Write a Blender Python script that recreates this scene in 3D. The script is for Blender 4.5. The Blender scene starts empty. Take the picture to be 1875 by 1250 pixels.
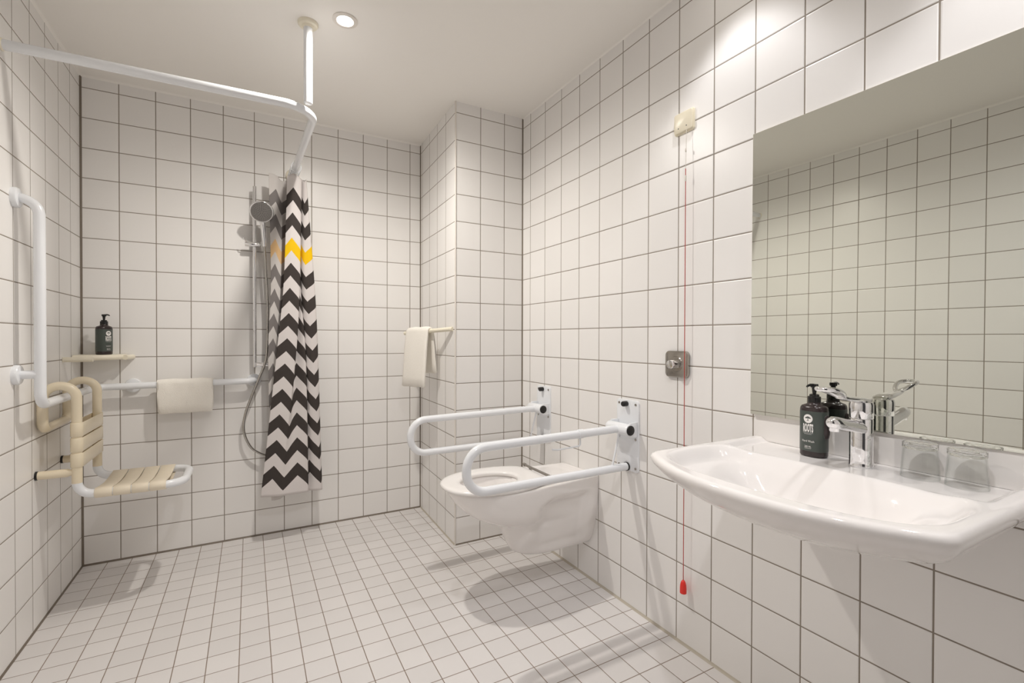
import bpy, bmesh, math, random
from mathutils import Vector, Matrix

# ------------------------------------------------------------------ camera
scene = bpy.context.scene
F, CX, CY = 858.3526, 927.025, 627.107
YAW, PITCH, ROLL = 0.50079, -0.008648, 0.002475
CAM = Vector((-1.43239, -3.08014, 1.15029))
fw = Vector((math.sin(YAW)*math.cos(PITCH), math.cos(YAW)*math.cos(PITCH), math.sin(PITCH)))
rt = Vector((math.cos(YAW), -math.sin(YAW), 0))
up = rt.cross(fw)
r2 = rt*math.cos(ROLL) + up*math.sin(ROLL)
u2 = up*math.cos(ROLL) - rt*math.sin(ROLL)
cam_data = bpy.data.cameras.new('camera')
cam = bpy.data.objects.new('camera', cam_data)
scene.collection.objects.link(cam)
cam_data.sensor_width = 36
cam_data.lens = F*36/1875
cam_data.shift_x = (937.5-CX)/1875
cam_data.shift_y = (CY-625)/1875
cam_data.clip_start = 0.02
m = Matrix((r2, u2, -fw)).transposed().to_4x4()
m.translation = CAM
cam.matrix_world = m
scene.camera = cam

# ------------------------------------------------------------------ world, light, exposure
CEIL = 2.46
world = bpy.data.worlds.new('world')
scene.world = world
world.use_nodes = True
world.node_tree.nodes['Background'].inputs[0].default_value = (1.0, 0.95, 0.88, 1)
world.node_tree.nodes['Background'].inputs[1].default_value = 0.02
LAMPS = [  # x, y, power, spot angle, blend, colour
    (-1.085, -1.055, 71, 170, 0.93, (1.0, 0.945, 0.872)),
    (-0.20, -2.09, 9.5, 92, 0.5, (1.0, 0.985, 0.995)),
    (-0.19, -2.93, 24, 92, 0.45, (1.0, 0.985, 0.995)),
    (-1.15, -2.75, 40, 171, 1.0, (1.0, 0.985, 0.995)),  # added soft fill for the whole room, out of view
]
scene.view_settings.view_transform = 'Standard'
scene.view_settings.look = 'None'
scene.view_settings.gamma = 1.0
scene.view_settings.use_curve_mapping = False
scene.view_settings.exposure = 0.0
scene.cycles.max_bounces = 16
scene.cycles.diffuse_bounces = 8
scene.cycles.glossy_bounces = 8
scene.cycles.transmission_bounces = 12
scene.cycles.transparent_max_bounces = 12
scene.cycles.sample_clamp_indirect = 6
scene.cycles.use_denoising = True
scene.cycles.caustics_reflective = False
scene.cycles.caustics_refractive = False

# ------------------------------------------------------------------ helpers
C = scene.collection
PI = math.pi

def V(*a): return Vector(a)

def link(o, parent=None):
    C.objects.link(o)
    if parent is not None: o.parent = parent
    return o

def obj(name, bm, mat, parent=None, smooth=40):
    me = bpy.data.meshes.new(name)
    bm.normal_update()
    bm.to_mesh(me); bm.free()
    for mt in (mat if isinstance(mat, (list, tuple)) else [mat]): me.materials.append(mt)
    if smooth:
        for p in me.polygons: p.use_smooth = True
        if smooth < 180: me.set_sharp_from_angle(angle=math.radians(smooth))
    return link(bpy.data.objects.new(name, me), parent)

def thing(name, label, cat, loc=(0, 0, 0), group=None):
    o = bpy.data.objects.new(name, None)
    o.location = loc; o.empty_display_size = 0.05
    C.objects.link(o)
    o['label'] = label; o['category'] = cat
    if group: o['group'] = group
    return o

def tag(o, label, cat, group=None):
    o['label'] = label; o['category'] = cat
    if group: o['group'] = group
    return o

def part(name, bm, mat, parent, smooth=40, label=None):
    """bm is in world coordinates; kept in place under its parent."""
    o = obj(name, bm, mat, None, smooth)
    o.parent = parent
    loc = Vector(parent.location)
    p = parent.parent
    while p is not None:
        loc += Vector(p.location); p = p.parent
    o.data.transform(Matrix.Translation(-loc))
    if label: o['label'] = label
    return o

def add_rings(bm, rings, close=True, cap0=False, cap1=False):
    vs = [[bm.verts.new(p) for p in r] for r in rings]
    for a, b in zip(vs[:-1], vs[1:]):
        n = len(a)
        for i in range(n if close else n-1):
            j = (i+1) % n
            bm.faces.new((a[i], a[j], b[j], b[i]))
    if cap0: bm.faces.new(list(reversed(vs[0])))
    if cap1: bm.faces.new(vs[-1])
    return vs

def add_box(bm, x0, x1, y0, y1, z0, z1, bev=0.0, seg=2):
    r = bmesh.ops.create_cube(bm, size=1.0)
    vs = r['verts']
    for v in vs:
        v.co = Vector(((x0+x1)/2+v.co.x*(x1-x0), (y0+y1)/2+v.co.y*(y1-y0), (z0+z1)/2+v.co.z*(z1-z0)))
    if bev > 0:
        es = set()
        for v in vs: es.update(v.link_edges)
        bmesh.ops.bevel(bm, geom=list(es), offset=bev, segments=seg, affect='EDGES', profile=0.5)

def fillet(pts, r, n=10):
    """round the corners of a polyline; r is one radius or one per inner point"""
    pts = [Vector(p) for p in pts]
    out = [pts[0]]
    for i in range(1, len(pts)-1):
        a, b, c = pts[i-1], pts[i], pts[i+1]
        rr = r[i-1] if isinstance(r, (list, tuple)) else r
        d0 = (a-b).normalized(); d1 = (c-b).normalized()
        ang = d0.angle(d1)
        if ang > PI-0.02 or rr <= 0:
            out.append(b); continue
        t = rr/math.tan(ang/2)
        ce = b + (d0+d1).normalized()*(rr/math.sin(ang/2))
        p0, p1 = b+d0*t, b+d1*t
        e0, e1 = (p0-ce), (p1-ce)
        tot = e0.angle(e1)
        for k in range(n+1):
            f = k/n
            s = (math.sin((1-f)*tot)*e0 + math.sin(f*tot)*e1)/math.sin(tot)
            out.append(ce+s)
    out.append(pts[-1])
    return out

def add_tube(bm, path, r, n=20, caps=True, closed=False):
    path = [Vector(p) for p in path]
    q = [path[0]]
    for p in path[1:]:
        if (p-q[-1]).length > 1e-6: q.append(p)
    path = q
    N = len(path)
    tang = []
    for i in range(N):
        if closed: t = path[(i+1) % N]-path[i-1]
        elif i == 0: t = path[1]-path[0]
        elif i == N-1: t = path[-1]-path[-2]
        else: t = (path[i+1]-path[i]).normalized()+(path[i]-path[i-1]).normalized()
        tang.append(t.normalized())
    ref = Vector((0, 0, 1)) if abs(tang[0].z) < 0.9 else Vector((1, 0, 0))
    nrm = (ref - tang[0]*ref.dot(tang[0])).normalized()
    rings = []
    for i in range(N):
        if i > 0:
            nrm = (nrm - tang[i]*nrm.dot(tang[i])).normalized()
        b = tang[i].cross(nrm)
        rr = r[i] if isinstance(r, (list, tuple)) else r
        rings.append([path[i]+nrm*(math.cos(2*PI*k/n)*rr)+b*(math.sin(2*PI*k/n)*rr) for k in range(n)])
    if closed: rings.append(rings[0])
    if closed:
        vs = [[bm.verts.new(p) for p in rg] for rg in rings[:-1]]
        vs.append(vs[0])
        for a, b in zip(vs[:-1], vs[1:]):
            for i in range(n):
                bm.faces.new((a[i], a[(i+1) % n], b[(i+1) % n], b[i]))
    else:
        add_rings(bm, rings, True, caps, caps)

def tube(path, r, n=20, caps=True, closed=False):
    bm = bmesh.new(); add_tube(bm, path, r, n, caps, closed); return bm

def add_lathe(bm, prof, origin, axis=(0, 0, 1), n=32, cap0=True, cap1=True):
    """prof: list of (radius, height) along axis"""
    ax = Vector(axis).normalized()
    ref = Vector((0, 0, 1)) if abs(ax.z) < 0.9 else Vector((1, 0, 0))
    e1 = (ref-ax*ref.dot(ax)).normalized(); e2 = ax.cross(e1)
    o = Vector(origin)
    rings = [[o+ax*h+(e1*math.cos(2*PI*k/n)+e2*math.sin(2*PI*k/n))*max(r, 1e-5) for k in range(n)] for r, h in prof]
    add_rings(bm, rings, True, cap0, cap1)

def lathe(prof, origin, axis=(0, 0, 1), n=32, cap0=True, cap1=True):
    bm = bmesh.new(); add_lathe(bm, prof, origin, axis, n, cap0, cap1)
    bmesh.ops.recalc_face_normals(bm, faces=bm.faces[:])
    return bm

def add_plate(bm, axis, a0, a1, u0, u1, v0, v1, rc, bev=0.002, nseg=6):
    """rounded rectangle plate; thickness a0..a1 along axis (0=x,1=y), u is the other horizontal, v is z"""
    def ring(a, ins):
        pts = []
        for (cu, cv, s) in ((u1-rc, v1-rc, 0), (u0+rc, v1-rc, 1), (u0+rc, v0+rc, 2), (u1-rc, v0+rc, 3)):
            for k in range(nseg+1):
                t = PI/2*(s+k/nseg)
                uu = cu+math.cos(t)*(rc-ins); vv = cv+math.sin(t)*(rc-ins)
                pts.append(V(a, uu, vv) if axis == 0 else V(uu, a, vv))
        return pts
    sg = 1 if a1 > a0 else -1
    rings = [ring(a0, 0), ring(a1-sg*bev, 0), ring(a1-sg*bev*0.3, bev*0.3), ring(a1, bev)]
    add_rings(bm, rings, True, True, True)
    bmesh.ops.recalc_face_normals(bm, faces=bm.faces[:])

def smoothstep(a, b, x):
    if a == b: return 0.0 if x < a else 1.0
    t = min(1, max(0, (x-a)/(b-a)))
    return t*t*(3-2*t)

def lerp(a, b, t): return a+(b-a)*t

def interp(tab, x):
    """piecewise smooth (Catmull-Rom) interpolation of tab [(x, value tuple)]"""
    n = len(tab)
    if x <= tab[0][0]: return tab[0][1]
    if x >= tab[-1][0]: return tab[-1][1]
    for i in range(n-1):
        if tab[i][0] <= x <= tab[i+1][0]: break
    x0, x1 = tab[i][0], tab[i+1][0]
    t = (x-x0)/(x1-x0)
    res = []
    for k in range(len(tab[i][1])):
        p1, p2 = tab[i][1][k], tab[i+1][1][k]
        m1 = ((p2-tab[i-1][1][k])/(x1-tab[i-1][0]) if i > 0 else (p2-p1)/(x1-x0))*(x1-x0)
        m2 = ((tab[i+2][1][k]-p1)/(tab[i+2][0]-x0) if i < n-2 else (p2-p1)/(x1-x0))*(x1-x0)
        h = (2*t**3-3*t*t+1)*p1+(t**3-2*t*t+t)*m1+(-2*t**3+3*t*t)*p2+(t**3-t*t)*m2
        res.append(h)
    return tuple(res)

# ------------------------------------------------------------------ materials
def new_mat(name):
    mt = bpy.data.materials.new(name); mt.use_nodes = True
    nt = mt.node_tree
    return mt, nt, nt.nodes['Principled BSDF']

def mat(name, col, rough=0.5, metal=0.0, spec=0.5, coat=0.0, bump=None, var=0.0):
    mt, nt, b = new_mat(name)
    b.inputs['Base Color'].default_value = (*col, 1)
    b.inputs['Roughness'].default_value = rough
    b.inputs['Metallic'].default_value = metal
    b.inputs['Specular IOR Level'].default_value = spec
    b.inputs['Coat Weight'].default_value = coat
    tc = nt.nodes.new('ShaderNodeTexCoord')
    nz = nt.nodes.new('ShaderNodeTexNoise')
    nz.inputs['Scale'].default_value = bump[0] if bump else 30
    nz.inputs['Detail'].default_value = 3
    nt.links.new(tc.outputs['Object'], nz.inputs['Vector'])
    if bump:
        bp = nt.nodes.new('ShaderNodeBump')
        bp.inputs['Strength'].default_value = bump[1]
        bp.inputs['Distance'].default_value = bump[2]
        nt.links.new(nz.outputs['Fac'], bp.inputs['Height'])
        nt.links.new(bp.outputs['Normal'], b.inputs['Normal'])
    if var > 0:
        mx = nt.nodes.new('ShaderNodeMix'); mx.data_type = 'RGBA'
        mx.inputs['A'].default_value = (*[c*(1-var) for c in col], 1)
        mx.inputs['B'].default_value = (*[min(1, c*(1+var)) for c in col], 1)
        nt.links.new(nz.outputs['Fac'], mx.inputs['Factor'])
        nt.links.new(mx.outputs['Result'], b.inputs['Base Color'])
    return mt

def tile_mat(name, col, grout, gw, rough, gloss_bump=0.25, var=0.03, orange=0.0):
    """UV is in tile units; gw = half grout width in tile units"""
    mt, nt, b = new_mat(name)
    N, L = nt.nodes, nt.links
    uv = N.new('ShaderNodeUVMap'); uv.uv_map = 'UVMap'
    fr = N.new('ShaderNodeVectorMath'); fr.operation = 'FRACTION'
    L.new(uv.outputs['UV'], fr.inputs[0])
    sub = N.new('ShaderNodeVectorMath'); sub.operation = 'SUBTRACT'; sub.inputs[1].default_value = (0.5, 0.5, 0.5)
    L.new(fr.outputs[0], sub.inputs[0])
    ab = N.new('ShaderNodeVectorMath'); ab.operation = 'ABSOLUTE'
    L.new(sub.outputs[0], ab.inputs[0])
    sx = N.new('ShaderNodeSeparateXYZ'); L.new(ab.outputs[0], sx.inputs[0])
    mx = N.new('ShaderNodeMath'); mx.operation = 'MAXIMUM'
    L.new(sx.outputs['X'], mx.inputs[0]); L.new(sx.outputs['Y'], mx.inputs[1])
    dist = N.new('ShaderNodeMath'); dist.operation = 'SUBTRACT'; dist.inputs[0].default_value = 0.5
    L.new(mx.outputs[0], dist.inputs[1])
    mask = N.new('ShaderNodeMapRange'); mask.inputs['From Min'].default_value = gw*0.85; mask.inputs['From Max'].default_value = gw*1.15
    L.new(dist.outputs[0], mask.inputs['Value'])
    edge = N.new('ShaderNodeMapRange'); edge.interpolation_type = 'SMOOTHSTEP'
    edge.inputs['From Min'].default_value = gw*0.7; edge.inputs['From Max'].default_value = gw*2.6
    L.new(dist.outputs[0], edge.inputs['Value'])
    fl = N.new('ShaderNodeVectorMath'); fl.operation = 'FLOOR'
    L.new(uv.outputs['UV'], fl.inputs[0])
    wn = N.new('ShaderNodeTexWhiteNoise'); wn.noise_dimensions = '3D'
    L.new(fl.outputs[0], wn.inputs['Vector'])
    c1 = N.new('ShaderNodeMix'); c1.data_type = 'RGBA'
    c1.inputs['A'].default_value = (*[c*(1-var) for c in col], 1)
    c1.inputs['B'].default_value = (*[min(1, c*(1+var)) for c in col], 1)
    L.new(wn.outputs['Value'], c1.inputs['Factor'])
    gn = N.new('ShaderNodeTexNoise'); gn.inputs['Scale'].default_value = 3.0
    L.new(uv.outputs['UV'], gn.inputs['Vector'])
    c0 = N.new('ShaderNodeMix'); c0.data_type = 'RGBA'
    c0.inputs['A'].default_value = (*[c*0.8 for c in grout], 1)
    c0.inputs['B'].default_value = (*[c*1.25 for c in grout], 1)
    L.new(gn.outputs['Fac'], c0.inputs['Factor'])
    c2 = N.new('ShaderNodeMix'); c2.data_type = 'RGBA'
    L.new(mask.outputs[0], c2.inputs['Factor'])
    L.new(c0.outputs['Result'], c2.inputs['A']); L.new(c1.outputs['Result'], c2.inputs['B'])
    L.new(c2.outputs['Result'], b.inputs['Base Color'])
    rg = N.new('ShaderNodeMapRange'); rg.inputs['To Min'].default_value = 0.8; rg.inputs['To Max'].default_value = rough
    L.new(mask.outputs[0], rg.inputs['Value']); L.new(rg.outputs[0], b.inputs['Roughness'])
    # height: pillowed edge + slight waviness of the glaze
    wv = N.new('ShaderNodeTexNoise'); wv.inputs['Scale'].default_value = 1.7 if orange == 0 else 14.0
    wv.inputs['Detail'].default_value = 1.0
    L.new(uv.outputs['UV'], wv.inputs['Vector'])
    wm = N.new('ShaderNodeMath'); wm.operation = 'MULTIPLY'; wm.inputs[1].default_value = 0.10 if orange == 0 else orange
    L.new(wv.outputs['Fac'], wm.inputs[0])
    ad = N.new('ShaderNodeMath'); ad.operation = 'ADD'
    L.new(edge.outputs[0], ad.inputs[0]); L.new(wm.outputs[0], ad.inputs[1])
    bp = N.new('ShaderNodeBump'); bp.inputs['Strength'].default_value = gloss_bump; bp.inputs['Distance'].default_value = 0.0015
    L.new(ad.outputs[0], bp.inputs['Height']); L.new(bp.outputs['Normal'], b.inputs['Normal'])
    return mt

M_WALL = tile_mat('wall_tile', (0.825, 0.812, 0.797), (0.25, 0.215, 0.178), 0.0128, 0.33, 0.6, 0.02)
M_FLOOR = tile_mat('floor_tile', (0.70, 0.680, 0.672), (0.20, 0.145, 0.105), 0.0135, 0.42, 0.5, 0.035, orange=0.12)
M_CEIL = mat('ceiling_paint', (0.87, 0.85, 0.815), 0.9, spec=0.2, bump=(260, 0.12, 0.001))
M_CAULK = mat('grey_silicone', (0.17, 0.14, 0.11), 0.5)
M_CAULK_LIGHT = mat('beige_silicone', (0.45, 0.41, 0.34), 0.5)
M_TRIM = mat('white_trim', (0.72, 0.68, 0.63), 0.4)
M_NYLON = mat('white_nylon', (0.80, 0.82, 0.85), 0.22, coat=0.2)
M_BEIGE = mat('cream_nylon', (0.79, 0.70, 0.53), 0.25, coat=0.2)
M_BEIGE_FLANGE = mat('cream_plastic', (0.80, 0.75, 0.62), 0.35)
M_STRAP = mat('cream_strap', (0.79, 0.71, 0.57), 0.5, bump=(160, 0.25, 0.001))
M_CERAMIC = mat('white_ceramic', (0.84, 0.815, 0.80), 0.06, coat=0.3)
M_SEAT = mat('white_seat_plastic', (0.83, 0.81, 0.795), 0.16)
M_CHROME = mat('chrome', (0.86, 0.86, 0.87), 0.05, metal=1.0)
M_CHROME_DULL = mat('brushed_steel', (0.42, 0.395, 0.36), 0.2, metal=1.0)
M_HOSE = mat('metal_hose', (0.52, 0.50, 0.47), 0.25, metal=1.0)
M_BLACK = mat('black_rubber', (0.008, 0.007, 0.007), 0.4)
M_PUMP = mat('black_plastic', (0.010, 0.009, 0.009), 0.2)
M_BOTTLE = mat('dark_brown_plastic', (0.030, 0.020, 0.020), 0.22)
M_LABEL = mat('dark_green_label', (0.058, 0.072, 0.063), 0.35)
M_INK = mat('white_print', (0.85, 0.83, 0.81), 0.5)
M_RED = mat('red_plastic', (0.75, 0.03, 0.02), 0.35)
M_CORD = mat('red_cord', (0.42, 0.03, 0.02), 0.7)
M_THREAD = mat('white_thread', (0.70, 0.66, 0.60), 0.5)
M_BOX = mat('cream_switch_plastic', (0.82, 0.76, 0.60), 0.3)
M_TERRY = mat('terry_cloth', (0.88, 0.85, 0.79), 0.95, spec=0.1, bump=(380, 0.55, 0.004), var=0.05)
M_MIRROR = mat('mirror_glass', (0.735, 0.750, 0.690), 0.0, metal=1.0)
M_EDGE = mat('mirror_edge', (0.74, 0.71, 0.65), 0.3)

def emit_mat(name, col, s):
    mt, nt, b = new_mat(name)
    b.inputs['Base Color'].default_value = (0.8, 0.8, 0.8, 1)
    b.inputs['Emission Color'].default_value = (*col, 1)
    b.inputs['Emission Strength'].default_value = s
    return mt
M_LENS = emit_mat('lamp_lens', (1.0, 0.94, 0.85), 30)

def glass_mat():
    mt, nt, b = new_mat('clear_glass')
    N, L = nt.nodes, nt.links
    lw = N.new('ShaderNodeLayerWeight'); lw.inputs['Blend'].default_value = 0.5
    pw = N.new('ShaderNodeMath'); pw.operation = 'POWER'; pw.inputs[1].default_value = 4.0
    L.new(lw.outputs['Facing'], pw.inputs[0])
    mr = N.new('ShaderNodeMapRange'); mr.inputs['To Min'].default_value = 0.02; mr.inputs['To Max'].default_value = 0.45
    L.new(pw.outputs[0], mr.inputs['Value'])
    col = N.new('ShaderNodeMix'); col.data_type = 'RGBA'
    col.inputs['A'].default_value = (0.988, 0.993, 0.990, 1); col.inputs['B'].default_value = (0.84, 0.86, 0.85, 1)
    L.new(pw.outputs[0], col.inputs['Factor'])
    tr = N.new('ShaderNodeBsdfTransparent'); L.new(col.outputs['Result'], tr.inputs['Color'])
    gl = N.new('ShaderNodeBsdfGlossy'); gl.inputs['Roughness'].default_value = 0.03
    ms = N.new('ShaderNodeMixShader')
    L.new(mr.outputs[0], ms.inputs[0]); L.new(tr.outputs[0], ms.inputs[1]); L.new(gl.outputs[0], ms.inputs[2])
    L.new(ms.outputs[0], N['Material Output'].inputs['Surface'])
    return mt
M_GLASS = glass_mat()

def curtain_mat(name, dark, white, yellow):
    """zigzag print; UV.x = half waves, UV.y = bands"""
    mt, nt, b = new_mat(name)
    N, L = nt.nodes, nt.links
    uv = N.new('ShaderNodeUVMap'); uv.uv_map = 'UVMap'
    sp = N.new('ShaderNodeSeparateXYZ'); L.new(uv.outputs['UV'], sp.inputs[0])
    pp = N.new('ShaderNodeMath'); pp.operation = 'PINGPONG'; pp.inputs[1].default_value = 1.0
    L.new(sp.outputs['X'], pp.inputs[0])
    mu = N.new('ShaderNodeMath'); mu.operation = 'MULTIPLY'; mu.inputs[1].default_value = 0.507
    L.new(pp.outputs[0], mu.inputs[0])
    t = N.new('ShaderNodeMath'); t.operation = 'SUBTRACT'
    L.new(sp.outputs['Y'], t.inputs[0]); L.new(mu.outputs[0], t.inputs[1])   # band coordinate growing downwards
    fl = N.new('ShaderNodeMath'); fl.operation = 'FLOOR'; L.new(t.outputs[0], fl.inputs[0])
    fr = N.new('ShaderNodeMath'); fr.operation = 'FRACT'; L.new(t.outputs[0], fr.inputs[0])
    lt = N.new('ShaderNodeMath'); lt.operation = 'LESS_THAN'; lt.inputs[1].default_value = 0.51
    L.new(fr.outputs[0], lt.inputs[0])
    g0 = N.new('ShaderNodeMath'); g0.operation = 'GREATER_THAN'; g0.inputs[1].default_value = -0.5
    L.new(fl.outputs[0], g0.inputs[0])
    g1 = N.new('ShaderNodeMath'); g1.operation = 'LESS_THAN'; g1.inputs[1].default_value = 11.5
    L.new(fl.outputs[0], g1.inputs[0])
    a = N.new('ShaderNodeMath'); a.operation = 'MULTIPLY'; L.new(lt.outputs[0], a.inputs[0]); L.new(g0.outputs[0], a.inputs[1])
    a2 = N.new('ShaderNodeMath'); a2.operation = 'MULTIPLY'; L.new(a.outputs[0], a2.inputs[0]); L.new(g1.outputs[0], a2.inputs[1])
    eq = N.new('ShaderNodeMath'); eq.operation = 'COMPARE'; eq.inputs[1].default_value = 2.0; eq.inputs[2].default_value = 0.5
    L.new(fl.outputs[0], eq.inputs[0])
    c = N.new('ShaderNodeMix'); c.data_type = 'RGBA'
    c.inputs['A'].default_value = (*dark, 1); c.inputs['B'].default_value = (*yellow, 1)
    L.new(eq.outputs[0], c.inputs['Factor'])
    c2 = N.new('ShaderNodeMix'); c2.data_type = 'RGBA'
    c2.inputs['A'].default_value = (*white, 1)
    L.new(a2.outputs[0], c2.inputs['Factor']); L.new(c.outputs['Result'], c2.inputs['B'])
    L.new(c2.outputs['Result'], b.inputs['Base Color'])
    b.inputs['Roughness'].default_value = 0.8
    b.inputs['Specular IOR Level'].default_value = 0.2
    tr = N.new('ShaderNodeBsdfTranslucent'); L.new(c2.outputs['Result'], tr.inputs['Color'])
    ms = N.new('ShaderNodeMixShader'); ms.inputs[0].default_value = 0.18
    out = N['Material Output']
    L.new(b.outputs[0], ms.inputs[1]); L.new(tr.outputs[0], ms.inputs[2]); L.new(ms.outputs[0], out.inputs['Surface'])
    wv = N.new('ShaderNodeTexWave'); wv.inputs['Scale'].default_value = 60; wv.inputs['Distortion'].default_value = 1.5
    tc = N.new('ShaderNodeTexCoord'); L.new(tc.outputs['Object'], wv.inputs['Vector'])
    bp = N.new('ShaderNodeBump'); bp.inputs['Strength'].default_value = 0.08; bp.inputs['Distance'].default_value = 0.001
    L.new(wv.outputs['Fac'], bp.inputs['Height']); L.new(bp.outputs['Normal'], b.inputs['Normal'])
    return mt
M_CUR_F = curtain_mat('curtain_print', (0.062, 0.052, 0.048), (0.76, 0.72, 0.71), (0.90, 0.58, 0.01))
M_CUR_B = curtain_mat('curtain_reverse', (0.24, 0.22, 0.215), (0.70, 0.67, 0.65), (0.80, 0.56, 0.30))

# ------------------------------------------------------------------ room shell
W = 2.1737          # left wall at x = -W
YF = -3.75          # wall behind the camera
PH, PV, Z0 = 0.15344, 0.15, 2.3997
CW0, CW1, CD = 0.4115, 0.4320, 0.6638   # projecting pier: half skewed left face, depth

def structure(name, bm, mt, smooth=0):
    o = obj(name, bm, mt, None, smooth); o['kind'] = 'structure'; return o

def slab(name, quad, thick_dir, mt, uvf):
    """inner face 'quad' (4 points), extruded outwards by thick_dir"""
    bm = bmesh.new()
    a = [bm.verts.new(p) for p in quad]
    b = [bm.verts.new(Vector(p)+Vector(thick_dir)) for p in quad]
    bm.faces.new(a); bm.faces.new(list(reversed(b)))
    for i in range(4):
        j = (i+1) % 4
        bm.faces.new((a[j], a[i], b[i], b[j]))
    bmesh.ops.recalc_face_normals(bm, faces=bm.faces[:])
    uvl = bm.loops.layers.uv.new('UVMap')
    for f in bm.faces:
        for l in f.loops: l[uvl].uv = uvf(l.vert.co)
    return structure(name, bm, mt)

TZ = lambda z: (z-Z0)/PV + 40
T = 0.12
slab('wall_back', [(-W, 0, 0), (0, 0, 0), (0, 0, CEIL), (-W, 0, CEIL)], (0, T, 0), M_WALL,
     lambda p: ((p.x+W)/PH, TZ(p.z)))
slab('wall_left', [(-W, YF, 0), (-W, 0, 0), (-W, 0, CEIL), (-W, YF, CEIL)], (-T, 0, 0), M_WALL,
     lambda p: ((p.y+0.1467)/PH+50, TZ(p.z)))
slab('wall_right', [(0, 0, 0), (0, YF, 0), (0, YF, CEIL), (0, 0, CEIL)], (T, 0, 0), M_WALL,
     lambda p: ((p.y+0.9053)/PH+50, TZ(p.z)))
slab('wall_front', [(-W, YF, 0), (0, YF, 0), (0, YF, CEIL), (-W, YF, CEIL)], (0, -T, 0), M_WALL,
     lambda p: ((p.x+W)/PH, TZ(p.z)))
# pier in the corner
bm = bmesh.new()
pz = [[bm.verts.new((x, y, z)) for x, y in ((-CW0, 0.0), (-CW1, -CD), (0.0, -CD), (0.0, 0.0))] for z in (0, CEIL)]
for i in range(4):
    j = (i+1) % 4
    bm.faces.new((pz[0][i], pz[0][j], pz[1][j], pz[1][i]))
bm.faces.new(pz[0]); bm.faces.new(pz[1])
bmesh.ops.recalc_face_normals(bm, faces=bm.faces[:])
uvl = bm.loops.layers.uv.new('UVMap')
for f in bm.faces:
    for l in f.loops:
        p = l.vert.co
        l[uvl].uv = ((p.x+0.4233-0.1446)/PH+50, TZ(p.z)) if abs(f.normal.y) > 0.5 else ((p.y+0.043)/PH+50, TZ(p.z))
structure('wall_pier', bm, M_WALL)
slab('floor', [(-W, YF, 0), (0, YF, 0), (0, 0, 0), (-W, 0, 0)], (0, 0, -0.15), M_FLOOR,
     lambda p: ((p.x+2.0719)/0.1007+50, (p.y+0.4932)/0.1003+50))
slab('ceiling', [(-W, YF, CEIL), (0, YF, CEIL), (0, 0, CEIL), (-W, 0, CEIL)], (0, 0, 0.12), M_CEIL, lambda p: (p.x, p.y))

bm = bmesh.new(); add_box(bm, -1.75, -0.83, YF, YF+0.035, 0.0, 2.10, 0.004)
door = structure('added_dark_door', bm, mat('added_door_dark', (0.035, 0.035, 0.040), 0.4), 30)  # unseen door, added to give the chrome something dark to reflect
for k, (xa, xb_, za, zb2) in enumerate(((-1.82, -1.75, 0, 2.17), (-0.83, -0.76, 0, 2.17), (-1.75, -0.83, 2.10, 2.17))):
    bm = bmesh.new(); add_box(bm, xa, xb_, YF, YF+0.05, za, zb2, 0.003)
    structure('trim_%d' % (20+k), bm, mat('added_door_frame', (0.10, 0.10, 0.105), 0.4), 30)  # dark frame, added with the unseen door for the same reflections

def joint(name, a, b, d1, d2, s, mt):
    """triangular silicone joint in the corner along a-b; d1, d2 point away from the corner"""
    bm = bmesh.new(); a, b, d1, d2 = map(Vector, (a, b, d1, d2))
    rings = []
    for p in (a, b):
        rings.append([p, p+d1*s, p+(d1+d2)*s*0.42, p+d2*s])
    add_rings(bm, rings, True, True, True)
    bmesh.ops.recalc_face_normals(bm, faces=bm.faces[:])
    return structure(name, bm, mt)
bm = bmesh.new(); add_box(bm, -0.0022, -0.0003, -2.786, -2.138, 0.8285, 0.9098, 0.0008)
structure('trim_13', bm, mat('white_upstand', (0.83, 0.81, 0.79), 0.2), 30)
joint('trim_1', (-W, 0, 0), (-W, 0, CEIL), (1, 0, 0), (0, -1, 0), 0.008, M_CAULK)
joint('trim_2', (-CW0, 0, 0), (-CW0, 0, CEIL), (-1, 0, 0), (0, -1, 0), 0.006, M_CAULK)
joint('trim_3', (0, -CD, 0), (0, -CD, CEIL), (-1, 0, 0), (0, -1, 0), 0.006, M_CAULK)
joint('trim_4', (0, -CD, 0), (0, YF, 0), (-1, 0, 0), (0, 0, 1), 0.008, M_CAULK_LIGHT)
joint('trim_5', (-W, 0, 0), (-CW0, 0, 0), (0, -1, 0), (0, 0, 1), 0.008, M_CAULK)
joint('trim_6', (-W, 0, 0), (-W, YF, 0), (1, 0, 0), (0, 0, 1), 0.006, M_CAULK)
joint('trim_7', (-CW0, 0, 0), (-CW1, -CD, 0), (-1, 0, 0), (0, 0, 1), 0.006, M_CAULK_LIGHT)
joint('trim_8', (-CW1, -CD, 0), (0, -CD, 0), (0, -1, 0), (0, 0, 1), 0.006, M_CAULK)
joint('trim_9', (-W, 0, CEIL), (-CW0, 0, CEIL), (0, -1, 0), (0, 0, -1), 0.009, M_CEIL)
joint('trim_10', (-W, 0, CEIL), (-W, YF, CEIL), (1, 0, 0), (0, 0, -1), 0.009, M_CEIL)
joint('trim_11', (0, -CD, CEIL), (0, YF, CEIL), (-1, 0, 0), (0, 0, -1), 0.006, M_CEIL)
bm = bmesh.new(); add_tube(bm, [(-CW1, -CD, 0), (-CW1, -CD, CEIL)], 0.0045, 12)
structure('trim_12', bm, M_TRIM, 40)

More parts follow.
